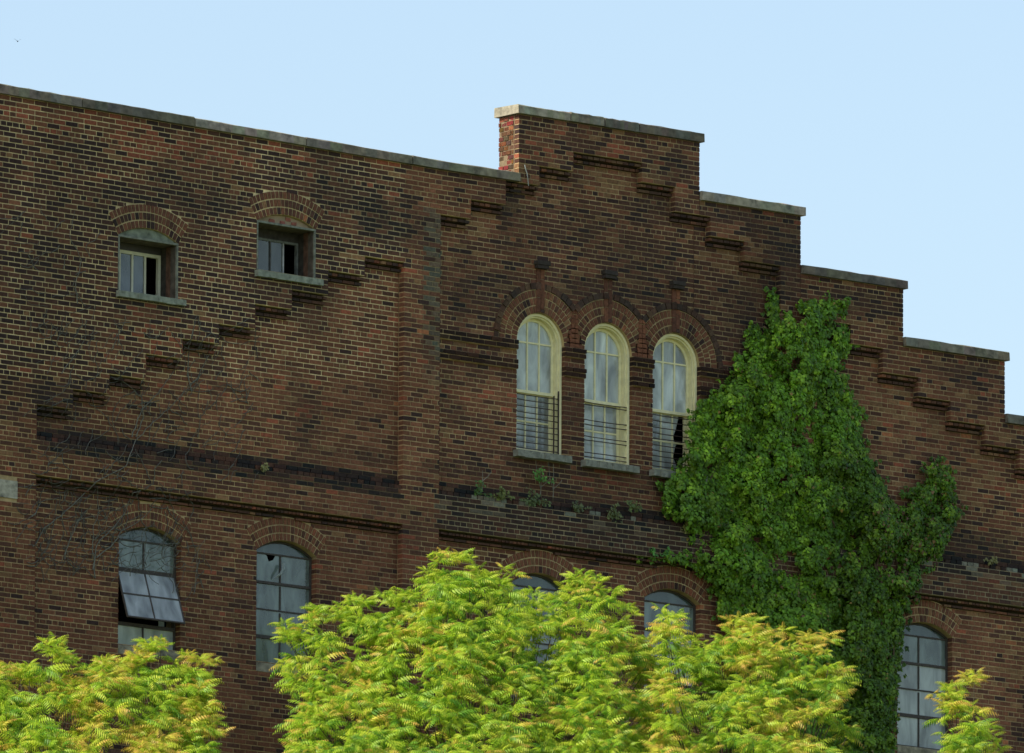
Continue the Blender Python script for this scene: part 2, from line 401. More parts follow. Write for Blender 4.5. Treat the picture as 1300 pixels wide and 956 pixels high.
for kc in range(ncs):
    z0 = Z_MIN+kc*C; z1 = z0+C; zm = (z0+z1)/2
    y, kk, ring, hole = layer(XS, zm)
    inpl = (XS > plaque[0]) & (XS < plaque[1]) & (zm > plaque[2]-.02) & (zm < plaque[3]+.02)
    yy = np.where(np.isnan(y), 9999, np.round(y*1000)).astype(int)
    # mortar bed
    for s, e, v in runs(np.where(hole, 9999, yy).tolist()):
        if v >= 999: continue
        xa, xb = XS[s], XS[e-1]+.005; yv = v/1000
        if v in (40, 35, 80, 75): yv += .07
        if xb-xa < .02: continue
        n = max(1, int((xb-xa)/.3)); 
        for i in range(n):
            a = xa+(xb-xa)*i/n; b = xa+(xb-xa)*(i+1)/n
            ia = a+(.004 if i == 0 else 0); ib = b-(.004 if i == n-1 else 0)
            mortar.box(ia, ib, yv+.0055, T-.002, z0, z1, mixc(mortar_col((a+b)/2, zm), (.03,.026,.02), .9 if v in (40,35,80,75) else 0))  # corbel rows: mortar near black, the shadow between courses painted into its colour
    # bricks
    gk = round(z0/C)
    header = gk % 6 == 0
    unit = .108 if header else .216
    off = (.054 if header else (gk % 2)*.108)
    key = np.where(hole | ring | inpl | (yy >= 999), -9999, yy*10+kk).tolist()
    for s, e, v in runs(key):
        if v == -9999: continue
        xa, xb = XS[s], XS[e-1]+.005; kd = v % 10; yv = ((v-kd)/10)/1000
        if xb-xa < .03: continue
        tooth = abs(yv-.04) < .001 or abs(yv-.035) < .001
        u = .07 if tooth and zm < ZC+.1 else (.108 if tooth else unit)
        g0 = math.floor((xa-off)/u)*u+off; cuts = [xa]; x = g0+u
        while x < xb-.03:
            if x-xa > .045: cuts.append(x+rng.uniform(-.006, .006))
            x += u
        cuts.append(xb)
        for a, b in zip(cuts, cuts[1:]):
            l = a+(HEAD/2 if a > xa else 0); r = b-(HEAD/2 if b < xb else 0)
            if not header and not tooth and rng.random() < .035 and r-l > .2:      # a stretcher replaced by two headers
                m_ = (l+r)/2; sub = [(l, m_-HEAD/2), (m_+HEAD/2, r)]
            else: sub = [(l, r)]
            for p, q in sub:
                cx = (p+q)/2; col = brick_col(cx, zm, yv); prou = rng.uniform(-.003, .002)
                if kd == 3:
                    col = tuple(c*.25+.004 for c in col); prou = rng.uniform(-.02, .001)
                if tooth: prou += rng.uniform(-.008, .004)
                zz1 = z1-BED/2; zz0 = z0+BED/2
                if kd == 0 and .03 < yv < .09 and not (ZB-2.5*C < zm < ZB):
                    zz1 -= .026 if zm < ZC+.01 else .018; col = mixc(col, (.04,.033,.026), rng.uniform(.1, .6))  # corbel bricks darkened: soot, and the corbel shadow painted into the colour
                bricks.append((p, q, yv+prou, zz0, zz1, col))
# bricks too big to be miscounted: sort so that the nearest whole stretchers come first
def vis_key(b):
    px, py = pix((b[0]+b[1])/2, b[2], b[3]+warp(b[0], b[3]))
    ok = 4 < px < 1290 and 100 < py < 800 and b[1]-b[0] > .19
    return (0 if ok else 1, px)
bricks.sort(key=vis_key)
facade = put(mortar, 'facade_wall', M_MORTAR)
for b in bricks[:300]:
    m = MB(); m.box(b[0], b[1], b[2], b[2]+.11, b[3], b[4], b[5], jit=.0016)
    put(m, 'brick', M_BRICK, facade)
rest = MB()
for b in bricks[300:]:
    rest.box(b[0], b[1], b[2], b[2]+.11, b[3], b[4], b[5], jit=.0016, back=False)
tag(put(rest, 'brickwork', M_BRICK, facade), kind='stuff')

# side of the tall parapet pier
side = MB(); xs_ = TOPS[1][0]; zlo, zhi = TOPS[0][2]-2*C, TOPS[1][2]
sm = MB(); sm.box(xs_+.004, xs_+.2, .1, T-.01, zlo, zhi, (.20,.15,.09)); put(sm, 'mortar_bed', M_MORTAR, facade)
for i in range(int(round((zhi-zlo)/C))):
    z0 = zlo+i*C+BED/2; z1 = z0+C-BED; gk = round((z0-BED/2)/C)
    cuts = [.113, .225, .335, T] if gk % 2 else [.113, .165, .275, .39, T]
    for a, b in zip(cuts, cuts[1:]):
        r_ = rng.random(); c = BR['red'] if r_ < .45 else BR['orange'] if r_ < .7 else BR['mid']
        c = tuple(v*rng.uniform(.3, .68) for v in c); pr = rng.uniform(-.012, .006)
        side.box(xs_+pr, xs_+.1, a+HEAD/2, b-(HEAD/2 if b < T else 0), z0, z1, c, jit=.002)
put(side, 'pier_side_bricks', M_BRICK, facade)

# arches
def rowlock(o, nr, rd, name, hood=False, label=None):
    mb = MB(); bed = MB(); y = o['y']; cx, cz = o['cx'], o['cz']
    def pt(r, t): return (cx+r*math.sin(t), cz+r*math.cos(t))
    th = o['th'] if not o['full'] else math.pi/2
    for k in range(nr):
        r0 = o['R']+k*rd; r1 = r0+rd-.013; rm = (r0+r1)/2
        n = max(6, round(2*th*rm/.068)); dt = 2*th/n
        for i in range(n):
            t0 = -th+i*dt+.0075/rm; t1 = -th+(i+1)*dt-.0075/rm
            mx, mz = pt(rm, (t0+t1)/2)
            if o['full'] and not wing(o, mx): continue
            c = brick_col(mx, mz, y); 
            if k == nr-1 or rng.random() < .4: c = mixc(c, BR['mid'], .5)
            pr = rng.uniform(-.012, -.004)
            mb.prism([pt(r0+.004, t0), pt(r0+.004, t1), pt(r1, t1), pt(r1, t0)], y+pr, y+.13, c)
    r0, r1 = o['R']+.002, o['R']+nr*rd; n = 28
    for i in range(n):
        t0 = -th+2*th*i/n; t1 = -th+2*th*(i+1)/n
        mx, _ = pt(r1, (t0+t1)/2)
        if o['full'] and not wing(o, mx): 
            mx, _ = pt(r0+.15, (t0+t1)/2)
            if not wing(o, mx): continue
        bed.prism([pt(r0, t0), pt(r0, t1), pt(r1, t1), pt(r1, t0)], y+.001, T-.004, mixc(mortar_col(*pt(r1, t0)), (.5,.4,.2), .4))
    a = put(mb, name, M_BRICK); put(bed, 'mortar_bed', M_MORTAR, a)
    if hood and o['name'] != 'C3':
        xm = cx+HS; z = cz; q = 0
        while z-cz < .50:
            r = math.hypot(HS, z+C/2-cz); fm = MB(); hw = .085 if z-cz < .2 else .06
            for s_ in (-1, 1):
                mb2 = (xm-hw if s_ < 0 else xm+.005, xm-.005 if s_ < 0 else xm+hw)
                fm.box(mb2[0], mb2[1], y-.014, y+.1, z+BED/2, z+C-BED/2, mixc(BR['mid'], BR['brown'], rng.random()), jit=.003)
            put(fm, 'filler_brick', M_BRICK, a); z += C
    if hood:
        hm = MB(); r0 = o['R']+nr*rd+.004; n = 26
        for i in range(n):
            t0 = -th+2*th*i/n; t1 = -th+2*th*(i+1)/n-.012; mx, mz = pt(r0+.05, (t0+t1)/2)
            if not wing(o, mx): continue
            g = rng.uniform(.6, 1.3)
            jr = rng.uniform(-.008, .014)
            hm.prism([pt(r0, t0), pt(r0, t1), pt(r0+HOOD+jr, t1), pt(r0+HOOD+jr*.4, t0)], y-.018+rng.uniform(-.015, .012), y+.1,
                     mixc(tuple(v*g for v in (.052,.040,.029)), brick_col(mx, mz, y), .4))
        put(hm, 'hood_mould', M_BRICK)
    return a
for k, o in OPS.items(): rowlock(o, o['nr'], o['rd'], 'brick_arch', o['full'])
# keystones above the triple windows
for k in ('C1','C2','C3'):
    o = OPS[k]; z0 = o['cz']+o['R']; z1 = z0+.63; cx = o['cx']-.01; mb = MB()
    for sx in (-1, 1):
        zz = z0+.01+(0.05 if sx > 0 else 0); 
        if sx > 0: mb.box(cx+.004, cx+.07, RZ-.014, RZ+.05, z0+.01, zz-.008, (.07,.045,.035))
        while zz < z1-.03:
            ze = min(zz+.205, z1-.004); c = mixc(BR['mid'], BR['dark'], rng.random()); 
            mb.box(cx+(-.07 if sx < 0 else .004), cx+(-.004 if sx < 0 else .07), RZ-.014+rng.uniform(-.004,.004), RZ+.05, zz, ze, c, jit=.002)
            zz = ze+.01
    key_ = put(mb, 'keystone', M_BRICK); mm = MB(); mm.box(cx-.062, cx+.062, RZ-.004, RZ+.05, z0+.01, z1, (.30,.25,.15)); put(mm, 'mortar_bed', M_MORTAR, key_)
    cp = MB()
    cp.box(cx-.10, cx+.10, RZ-.075, RZ+.04, z1+.002, z1+.05, (.045,.036,.03), jit=.006)
    cp.box(cx-.12, cx+.12, RZ-.085, RZ+.04, z1+.053, z1+.115, (.045,.037,.03), jit=.01)
    put(cp, 'keystone_cap', M_BRICK, key_)

# copings: every stone a part
def coping(pa, pb, zt, col, x0=None, x1=None, left_over=0, right_over=0):
    xa = xp(pa, 200) if x0 is None else x0; xb = xp(pb, 200) if x1 is None else x1
    mb = MB(); xa -= left_over; xb += right_over; n = 9; h = .128+rng.uniform(-.006, .006); zt += rng.uniform(0, .008); v = len(mb.v); dy = rng.uniform(-.004, .004)
    prof = [(-.055+dy, .0), (-.05+dy, h-.012), (-.035+dy, h), (T+.05, h+.012), (T+.055, 0)]
    for i in range(n+1):
        x = xa+.009+(xb-xa-.018)*i/n
        for j, (yy, zz) in enumerate(prof):
            mb.v.append((x, yy+rng.uniform(-.003, .003), zt+.002+zz+rng.uniform(-.006, .005)*(1 if zz else 0)))
    for i in range(n):
        for j in range(5):
            j2 = (j+1) % 5; mb.f.append((v+i*5+j, v+(i+1)*5+j, v+(i+1)*5+j2, v+i*5+j2)); mb.c.append(tuple(q*rng.uniform(.9, 1.1) for q in col))
    mb.f.append(tuple(v+j for j in range(5))); mb.c.append(col)
    mb.f.append(tuple(v+n*5+j for j in range(5))[::-1]); mb.c.append(col)
    return put(mb, 'coping_stone', M_STONE)
zt0 = TOPS[0][2]; GD, GL, GM = (.14,.125,.095), (.30,.275,.20), (.20,.18,.13)
cuts = [(-150,-20,GM), (-20,101.5,GM), (101.5,245,GD), (245,386,GL), (386,521,GM)]
for a, b, c in cuts: coping(0, 0, zt0, c, xp(a, 150), xp(b, 180))
coping(0, 0, zt0, GM, xp(521, 200), TOPS[1][0]-.002+.003)
zt1 = TOPS[1][2]; pc = [TOPS[1][0]-.055, xp(722, 160), xp(765, 165), xp(809, 165), TOPS[1][1]+.06]
for a, b, c in zip(pc, pc[1:], (GL, GM, GD, GD)): coping(0, 0, zt1, c, a, b)
for i, c in ((2, GL), (3, GD), (4, GM), (5, GD)):
    x0, x1, zt = TOPS[i]; coping(0, 0, zt, c, TOPS[i-1][1]+.004, min(x1, X_MAX)+(.06 if i < 5 else 0))

# plaque
pq = MB(); pq.box(plaque[0], plaque[1]-.003, -.012, .05, plaque[2]+.003, plaque[3]-.003, (.36,.34,.26), jit=.002)
tag(put(pq, 'stone_plaque', M_STONE), 'pale smooth stone block set in the brick pier')

# core of the building behind the facade
XL, XR = X_MIN-.0, X_MAX+.0
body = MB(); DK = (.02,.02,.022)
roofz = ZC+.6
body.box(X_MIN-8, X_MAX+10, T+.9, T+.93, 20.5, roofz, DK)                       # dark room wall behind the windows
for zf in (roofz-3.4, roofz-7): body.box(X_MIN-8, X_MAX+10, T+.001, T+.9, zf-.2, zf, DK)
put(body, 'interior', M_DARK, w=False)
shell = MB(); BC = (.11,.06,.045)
shell.box(X_MIN-8, X_MAX+10, T+12, T+12.4, 20, roofz+.3, BC); shell.box(X_MIN-8, X_MIN-7.6, T+.01, T+11.99, 20, roofz+.3, BC)
shell.box(X_MAX+9.6, X_MAX+10, T+.01, T+11.99, 20, roofz+.3, BC)
shell.box(X_MIN-8, X_MIN-.002, 0, T, 20, TOPS[0][2]+.4, BC); shell.box(X_MAX+.002, X_MAX+10, 0, T, 20, TOPS[5][2]-.3, BC)
shell.box(X_MIN, X_MAX, .12, T, 20, Z_MIN-.002, BC)
# back of the parapet: closes the hall behind the gable under a low roof
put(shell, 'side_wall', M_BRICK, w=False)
roof = MB(); roof.box(X_MIN-8, X_MAX+10, T+.002, T+12.5, roofz+.302, roofz+.55, (.05,.05,.05)); put(roof, 'roof', M_DARK, w=False)
att = MB(); xa_, xb_ = X_MIN-8, TOPS[3][1]
att.box(xa_, xb_, T+.9, T+.93, roofz+.56, TOPS[3][2]-.3, DK); att.box(xa_, xb_, T+.002, T+.93, TOPS[3][2]-.298, TOPS[3][2]-.2, DK)
att.box(xb_, xb_+.1, T+.002, T+.93, roofz+.56, TOPS[3][2]-.2, DK); att.box(xa_-.1, xa_, T+.002, T+.93, roofz+.56, TOPS[3][2]-.2, DK)
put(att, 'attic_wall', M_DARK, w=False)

# ------------------------------------------------------------------ windows
def wroot(name, label, o):
    e = bpy.data.objects.new(name, None); COL.objects.link(e); e.empty_display_size = .2
    e.parent = building; e.matrix_parent_inverse = Matrix.Translation(-BL)
    tag(e, label); return e
def wput(mb, name, m, w): return put(mb, name, m, w)
GLC = (.58,.61,.54)
def arc_pts(o, inset, n=20):
    R = o['R']-inset; th = math.asin(min(1, (o['a']-inset)/R)) if not o['full'] else math.pi/2
    return [(o['cx']+R*math.sin(-th+2*th*i/n), o['cz']+R*math.cos(-th+2*th*i/n)) for i in range(n+1)]
def loop_frame(mb, o, i0, i1, y0, y1, col, zb):
    """arched frame ring between insets i0<i1, open at the bottom rail"""
    A = arc_pts(o, i0); B = arc_pts(o, i1)
    A = [(o['cx']-o['a']+i0, zb)]+A+[(o['cx']+o['a']-i0, zb)]
    B = [(o['cx']-o['a']+i1, zb)]+B+[(o['cx']+o['a']-i1, zb)]
    for i in range(len(A)-1): mb.prism([A[i], A[i+1], B[i+1], B[i]], y0, y1, col)
CREAM = (.82,.755,.43)
def ztop_at(o, inset, x):
    R = o['R']-inset; d = x-o['cx']
    return o['cz']+math.sqrt(max(0, R*R-d*d))

def triple_window(key, label, pybars, vert=False, broken=False):
    o = OPS[key]; w = wroot('window', label, o); y = o['y']; a = o['a']; cx = o['cx']; zb = o['zb']+.004
    f = MB(); loop_frame(f, o, .004, .040, y+.045, y+.25, CREAM, zb); wput(f, 'casing', M_PAINT, w)
    f = MB(); loop_frame(f, o, .042, .062, y+.075, y+.25, tuple(v*.93 for v in CREAM), zb)
    wput(f, 'casing_moulding', M_PAINT, w)
    ZM = o['zs']-.03-((o['zs']-zb)*.43)
    # meeting rail height
    f = MB(); i0, i1 = .064, .105; loop_frame(f, o, i0, i1, y+.15, y+.185, CREAM, ZM); f.box(cx-a+i1, cx+a-i1, y+.147, y+.187, ZM, ZM+.042, CREAM)
    iw = a-i1
    for s in (-1, 1):
        xm = cx+s*iw/3; f.box(xm-.011, xm+.011, y+.155, y+.18, ZM+.043, ztop_at(o, i1, xm)+.01, CREAM)
    zh = o['zs']+.02
    for j in range(3): f.box(cx-iw+2*iw*j/3+(.012 if j else 0), cx-iw+2*iw*(j+1)/3-(.012 if j < 2 else 0), y+.156, y+.179, zh-.011, zh+.011, CREAM)
    wput(f, 'upper_sash', M_PAINT, w)
    f = MB(); g0, g1 = .066, .112
    for s in (-1, 1): xx = cx+s*(a-(g0+g1)/2); f.box(xx-(g1-g0)/2, xx+(g1-g0)/2, y+.19, y+.225, zb, ZM+.03, CREAM)
    iw2 = a-g1; f.box(cx-iw2, cx+iw2, y+.191, y+.224, zb+.001, zb+.075, CREAM); f.box(cx-iw2, cx+iw2, y+.191, y+.224, ZM-.01, ZM+.028, CREAM)
    for s in (-1, 1): xm = cx+s*iw2/3; f.box(xm-.011, xm+.011, y+.195, y+.22, zb+.076, ZM-.011, CREAM)
    zh2 = (zb+.075+ZM)/2
    for j in range(3): f.box(cx-iw2+2*iw2*j/3+(.012 if j else 0), cx-iw2+2*iw2*(j+1)/3-(.012 if j < 2 else 0), y+.196, y+.219, zh2-.011, zh2+.011, CREAM)
    wput(f, 'lower_sash', M_PAINT, w)
    # panes
    def pane(x0, x1, z0, z1, yy, arched=False, col=None, inset=.1):
        gf = rng.uniform(.75, 1.25); col = col or tuple(v*gf for v in GLC)
        mb = MB()
        if not arched: pts = [(x0, z0), (x1, z0), (x1, z1), (x0, z1)]
        else: pts = [(x0, z0), (x1, z0)]+[(x1+(x0-x1)*i/8, ztop_at(o, inset, x1+(x0-x1)*i/8)) for i in range(9)]
        mb.prism(pts, yy, yy+.004, col); wput(mb, 'pane', M_GLASS, w)
    for j in range(3):
        x0 = cx-iw+2*iw*j/3+.001; x1 = cx-iw+2*iw*(j+1)/3-.001
        pane(x0, x1, ZM+.04, zh, y+.17); pane(x0, x1, zh, 0, y+.17, True)
        x0 = cx-iw2+2*iw2*j/3; x1 = cx-iw2+2*iw2*(j+1)/3
        for (za, zc_) in ((zb+.07, zh2), (zh2, ZM)):
            if broken and j == 2:
                mb = MB(); up_ = za > zb+.2
                pts = [(x0, za), (x0+.03, za), (x0+.10, za+.05), (x0+.05, za+.14), (x0+.02, za+.2), (x0+.06, zc_-.05), (x0+.1, zc_), (x0, zc_)] if not up_ else \
                      [(x0, za), (x0+.05, za), (x0+.02, za+.09), (x0+.07, za+.2), (x0+.12, zc_-.02), (x0+.11, zc_), (x0, zc_)]
                mb.prism(pts, y+.208, y+.212, GLC); tag(wput(mb, 'pane', M_GLASS, w), 'jagged remains of a smashed pane')
            else: pane(x0, x1, za, zc_, y+.208, col=mixc((0,0,0), GLC, .5 if j == 2 and key == 'C1' else rng.uniform(.6,1.1)))
    # security bars
    for q in pybars:
        mb = MB(); zq = zb+.03+(ZM-zb-.03)*q; sag = rng.uniform(-.012, .004)
        pts = [(cx-a+.01+(2*a-.02)*t, y+.06+.006*math.sin(t*9), zq+sag*4*t*(1-t)) for t in (0, .25, .5, .75, 1)]
        mb.tube(pts, .0075, 5, (.045,.028,.022)); wput(mb, 'security_bar', M_IRON, w)
    if vert:
        for dx in (.05, .135):
            mb = MB(); mb.box(cx+a-dx-.008, cx+a-dx+.008, y+.048, y+.064, zb, ZM+(.07 if dx < .1 else -.01), (.045,.028,.022)); wput(mb, 'vertical_bar', M_IRON, w)
    sill = MB(); n = 8; x0, x1 = cx-a-.06, cx+a+.06
    for i in range(n):
        xa = x0+(x1-x0)*i/n; xb = x0+(x1-x0)*(i+1)/n; jf = rng.uniform(-.012, .006); jz = rng.uniform(-.008, .006)
        v = len(sill.v)
        sill.box(xa, xb, y-.115+jf, y+.25, o['zb']-.095+jz, o['zb']+.001, (.22,.225,.18))
    wput(sill, 'sill', M_SILL, w)
    return w
triple_window('C1', 'arched cream sash window with iron bars and two rusty uprights', [.04,.14,.24,.34,.44,.55,.65,.75,.86,.95], vert=True)
triple_window('C2', 'arched cream sash window in the middle with several bars missing', [.05,.12,.33,.40,.60,.68,.93,.98])
triple_window('C3', 'arched cream sash window beside the ivy with smashed lower panes', [.05,.14,.23,.32,.42,.52,.62,.72,.83,.93], broken=True)

def attic_window(key, label, cream):
    o = OPS[key]; w = wroot('window', label, o); cx, a, zb, zs = o['cx'], o['a'], o['zb'], o['zs']; D = .40
    zt = zs-.02; WC = (.12,.10,.075); G = (.17,.18,.14)
    # arch infill
    tp = MB(); pts = [p for p in arc_pts(o, .004)]; 
    if cream:
        tp.prism([(cx+a-.004, zt+.03), (cx-a+.004, zt+.03)]+pts, .03, .10, (.16,.18,.13)); wput(tp, 'arch_board', M_WOOD, w)
    else:
        tp.prism([(cx+a-.004, zt+.03), (cx-a+.004, zt+.03)]+pts, .05, .12, (.36,.27,.17)); wput(tp, 'plaster_infill', M_MORTAR, w)
        rb = MB()
        for i in range(9):
            x = cx-a+.1+i*.1; z = zt+.045+(i % 2)*.055+rng.uniform(-.01, .01)
            if z+.04 < ztop_at(o, .02, x): rb.box(x-.05, x+.04, .035, .06, z, z+.042, (.27,.10,.07), jit=.01)
        wput(rb, 'loose_brick', M_BRICK, w)
    ln = MB()                                     # wooden lining
    ln.box(cx-a+.002, cx+a-.002, -.006, .03, zt, zt+.028, G); ln.box(cx-a+.002, cx+a-.002, .031, D, zt+.004, zt+.03, WC)
    for s in (-1, 1):
        xx = cx+s*(a-.014); ln.box(xx-.012, xx+.012, -.004, .03, zb, zt-.002, G); ln.box(xx-.009, xx+.012 if s > 0 else xx+.009, .032, D, zb, zt+.002, (.11,.075,.05))
    wput(ln, 'timber_lining', M_WOOD, w)
    # staining boards on the right reveal
    rv = MB()
    for i, (ya, yb, c) in enumerate(((.04,.13,(.09,.075,.055)), (.133,.23,(.12,.065,.04)), (.233,.36,(.05,.045,.035)))):
        rv.box(cx+a-.034, cx+a-.026, ya, yb, zb+.003, zt-.004, c)
    wput(rv, 'reveal_board', M_WOOD, w)
    FC = (.62,.60,.42) if cream else (.16,.17,.15); y0 = .34
    f = MB(); x0, x1 = cx-a+.03, cx+a-.04; t = .045 if cream else .03; zt2 = zt-(.10 if cream else .13)
    f.box(x0, x1, y0, y0+.05, zt2-t, zt2, FC); f.box(x0, x1, y0, y0+.05, zb, zb+t, FC)
    f.box(x0, x1, y0+.002, y0+.05, zt2+.002, zt, (.05,.045,.04))
    n = 4; f.box(x0, x0+t, y0+.001, y0+.049, zb+t, zt2-t, FC); f.box(x1-t, x1, y0+.001, y0+.049, zb+t, zt2-t, FC)
    iw = (x1-x0-2*t)/n
    for j in range(1, n):
        x = x0+t+iw*j; c = FC if cream or j == 3 else (.10,.10,.09); tt = .016 if cream else .011
        f.box(x-tt, x+tt, y0+.004, y0+.046, zb+t+.001, zt2-t-.001, c if cream or j != 3 else (.5,.5,.47))
    wput(f, 'sash', M_PAINT if cream else M_WOOD, w)
    for j in range(n-1):
        mb = MB(); mb.prism([(x0+t+iw*j, zb+t), (x0+t+iw*(j+1), zb+t), (x0+t+iw*(j+1), zt2-t), (x0+t+iw*j, zt2-t)], y0+.02, y0+.024,
                            (.17,.19,.19) if cream else (.13,.14,.12)); wput(mb, 'pane', M_GLASS, w)
    s = MB(); n = 7; xa, xb = cx-a-.03, cx+a+.09
    for i in range(n):
        p, q = xa+(xb-xa)*i/n, xa+(xb-xa)*(i+1)/n
        s.box(p, q, -.075+rng.uniform(-.006, .006), .40, zb-.085+rng.uniform(-.006, .004), zb-.002, (.24,.26,.20))
    wput(s, 'sill', M_SILL, w)
attic_window('W1', 'small cream attic window deep in its opening above the corbel steps', True)
attic_window('W2', 'small grey attic window with broken plaster in its arch', False)

def steel_window(key, label, mode=0):
    o = OPS[key]; w = wroot('window', label, o); cx, a, zb, zs, y = o['cx'], o['a'], o['zb'], o['zs'], o['y']+.10
    FC = (.055,.045,.035); TEAL = (.075,.11,.10)
    f = MB(); loop_frame(f, o, .002, .03, y, y+.06, FC, zb); f.box(cx-a+.03, cx+a-.03, y, y+.06, zb, zb+.03, FC); wput(f, 'frame', M_IRON, w)
    zt = zs-.03
    tp = MB(); tp.prism([(cx+a-.031, zt+.018), (cx-a+.031, zt+.018)]+arc_pts(o, .031), y+.02, y+.03, TEAL); tag(wput(tp, 'painted_arch_pane', M_GLASS, w), None)
    rows = [zt, zt-.40, zt-.78, zt-1.16, zb+.03]
    TB = [(y+.004, zt-.006, zt+.016), (y-.006, rows[1]-.02, rows[1]+.016), (y-.004, rows[3]-.03, rows[3]+.018)]
    if mode != 1: TB.append((y+.004, rows[2]-.010, rows[2]+.010))
    for ya, za, zb_ in TB:
        bar = MB(); bar.box(cx-a+.031, cx+a-.031, ya, y+.045, za, zb_, FC); wput(bar, 'transom', M_IRON, w)
    xm = cx-.02
    for i, (z1, z0) in enumerate(zip(rows, rows[1:])):
        if mode == 1 and i in (1, 2): continue
        mu = MB(); mu.box(xm-.011, xm+.011, y+.006, y+.04, z0+(.019 if i < 3 else 0), z1-.031 if i else z1-.007, FC)
        wput(mu, 'mullion', M_IRON, w)
    for i, (z1, z0) in enumerate(zip(rows, rows[1:])):
        for s in (0, 1):
            if mode == 1 and i in (1, 2): continue
            x0, x1 = (cx-a+.03, xm) if s == 0 else (xm, cx+a-.03)
            col = mixc((0,0,0), (.44,.48,.43), rng.uniform(.7, 1.1))
            if i == 0 or mode == 2: col = tuple(v*.8 for v in (.25,.31,.27))
            mb = MB()
            if mode == 2 and i == 0 and s == 0:   # smashed corner
                mb.prism([(x0, z0), (x1, z0), (x1, z1), (x1-.08, z1), (x1-.12, z1-.07), (x1-.2, z1-.10), (x1-.24, z1-.02), (x1-.26, z1), (x0, z1)], y+.02, y+.024, col)
            else: mb.prism([(x0, z0), (x1, z0), (x1, z1), (x0, z1)], y+.02, y+.024, col)
            wput(mb, 'pane', M_GLASS, w)
    if mode in (0, 2, 1):
        # blind inside, a strip of daylight painted in as its pale colour
        mb = MB(); mb.box(cx+a-.22, cx+a-.12, y+.10, y+.105, zb+.04, zt-.05, (.45,.46,.40)); wput(mb, 'daylight_blind', M_PAINT, w)
    if mode == 1:                                 # hopper vent pushed out at the bottom
        L = .735; ang = rad(20); x0, x1 = cx-a+.035, cx+a-.035; zt_ = rows[1]-.025
        def pv(x, d, off): return (x, y-.005-d*math.sin(ang)+off*math.cos(ang), zt_-d*math.cos(ang)+off*math.sin(ang)*-1)
        def slab(mbx, xa, xb, da, db, o0, o1, col):
            n = len(mbx.v)
            for (x, d, of) in ((xa,da,o0),(xb,da,o0),(xb,db,o0),(xa,db,o0),(xa,da,o1),(xb,da,o1),(xb,db,o1),(xa,db,o1)): mbx.v.append(pv(x, d, of))
            for fc in ((0,1,2,3),(7,6,5,4),(0,4,5,1),(1,5,6,2),(2,6,7,3),(3,7,4,0)): mbx.f.append(tuple(n+i for i in fc)); mbx.c.append(col)
        fr = MB(); slab(fr, x0, x1, 0, .02, -.012, .012, FC); slab(fr, x0, x1, L-.02, L, -.012, .012, FC)
        slab(fr, x0, x0+.018, .02, L-.02, -.012, .012, FC); slab(fr, x1-.018, x1, .02, L-.02, -.012, .012, FC)
        slab(fr, x0+.018, x1-.018, L*.5-.009, L*.5+.009, -.012, .012, FC)
        for da, db in ((.02, L*.5-.009), (L*.5+.009, L-.02)): slab(fr, xm-.009, xm+.009, da, db, -.011, .011, FC)
        tag(wput(fr, 'tilted_vent', M_IRON, w), 'steel vent pushed open at the bottom')
        for xa, xb in ((x0+.018, xm), (xm, x1-.018)):
            for da, db in ((.02, L*.5), (L*.5, L-.02)):
                g = MB(); slab(g, xa, xb, da, db, -.002, .002, (.40,.42,.40)); wput(g, 'pane', M_GLASS, w)
    if mode == 2:
        c_ = MB(); x0 = cx-a+.1
        c_.prism([(x0+.1, zb+.04), (x0+.38, zb+.04), (x0+.22, zb+.40), (x0+.19, zb+.40)], y+.032, y+.036, (.62,.64,.60)); tag(wput(c_, 'curtain', M_PAINT, w), 'pale triangular rag of curtain')
        pp = MB(); pp.tube([(cx-.14, y-.02, zt-.33), (cx-.08, y-.07, zt-.27), (cx-.03, y-.07, zt-.20), (cx-.01, y-.05, zt-.12)], [.012,.018,.022,.026], 6, (.22,.26,.24))
        wput(pp, 'broken_pipe', M_IRON, w)
    sb = MB(); n = 5
    for i in range(n):
        xa = cx-a+.002+(2*a-.004)*i/n; xb = cx-a+.002+(2*a-.004)*(i+1)/n
        sb.box(xa, xb, o['y']-.005, o['y']+.19, o['zb']-.125, o['zb']-.001, (.30,.27,.19))
    wput(sb, 'sill', M_STONE, w)
steel_window('L1', 'steel window with its middle vent tilted open', 1)
steel_window('L2', 'steel window with a pipe through a broken top pane', 2)
steel_window('L3', 'arched window almost covered by the bright tree')
steel_window('L4', 'arched steel window right of the bright tree top')
steel_window('L6', 'arched steel window smothered in ivy')
steel_window('L5', 'arched steel window at the right edge of the ivy')

# ------------------------------------------------------------------ ground
g = MB(); n = 60; S = 3000.0
cd = Vector((fwd.x, fwd.y)).normalized()
def gz(x, y):
    t = (x-CAMLOC.x)*cd.x+(y-CAMLOC.y)*cd.y; t = min(1, max(0, (t-70)/105)); return 22.0*t*t*(3-2*t)
base_z = CAMLOC.z-1.7
crd = [-3000,-1500,-700,-400,-300]+[-250+10*i for i in range(36)]+[150,250,400,700,1500,3000]
N_ = len(crd)
for yy in crd:
    for xx in crd: g.v.append((xx, yy, base_z+gz(xx, yy)))
for i in range(N_-1):
    for j in range(N_-1):
        g.f.append((i*N_+j, i*N_+j+1, (i+1)*N_+j+1, (i+1)*N_+j)); g.c.append((.11,.13,.06))
gr = g.build('ground', M_GROUND); tag(gr, kind='structure')
GZ = base_z+22.0

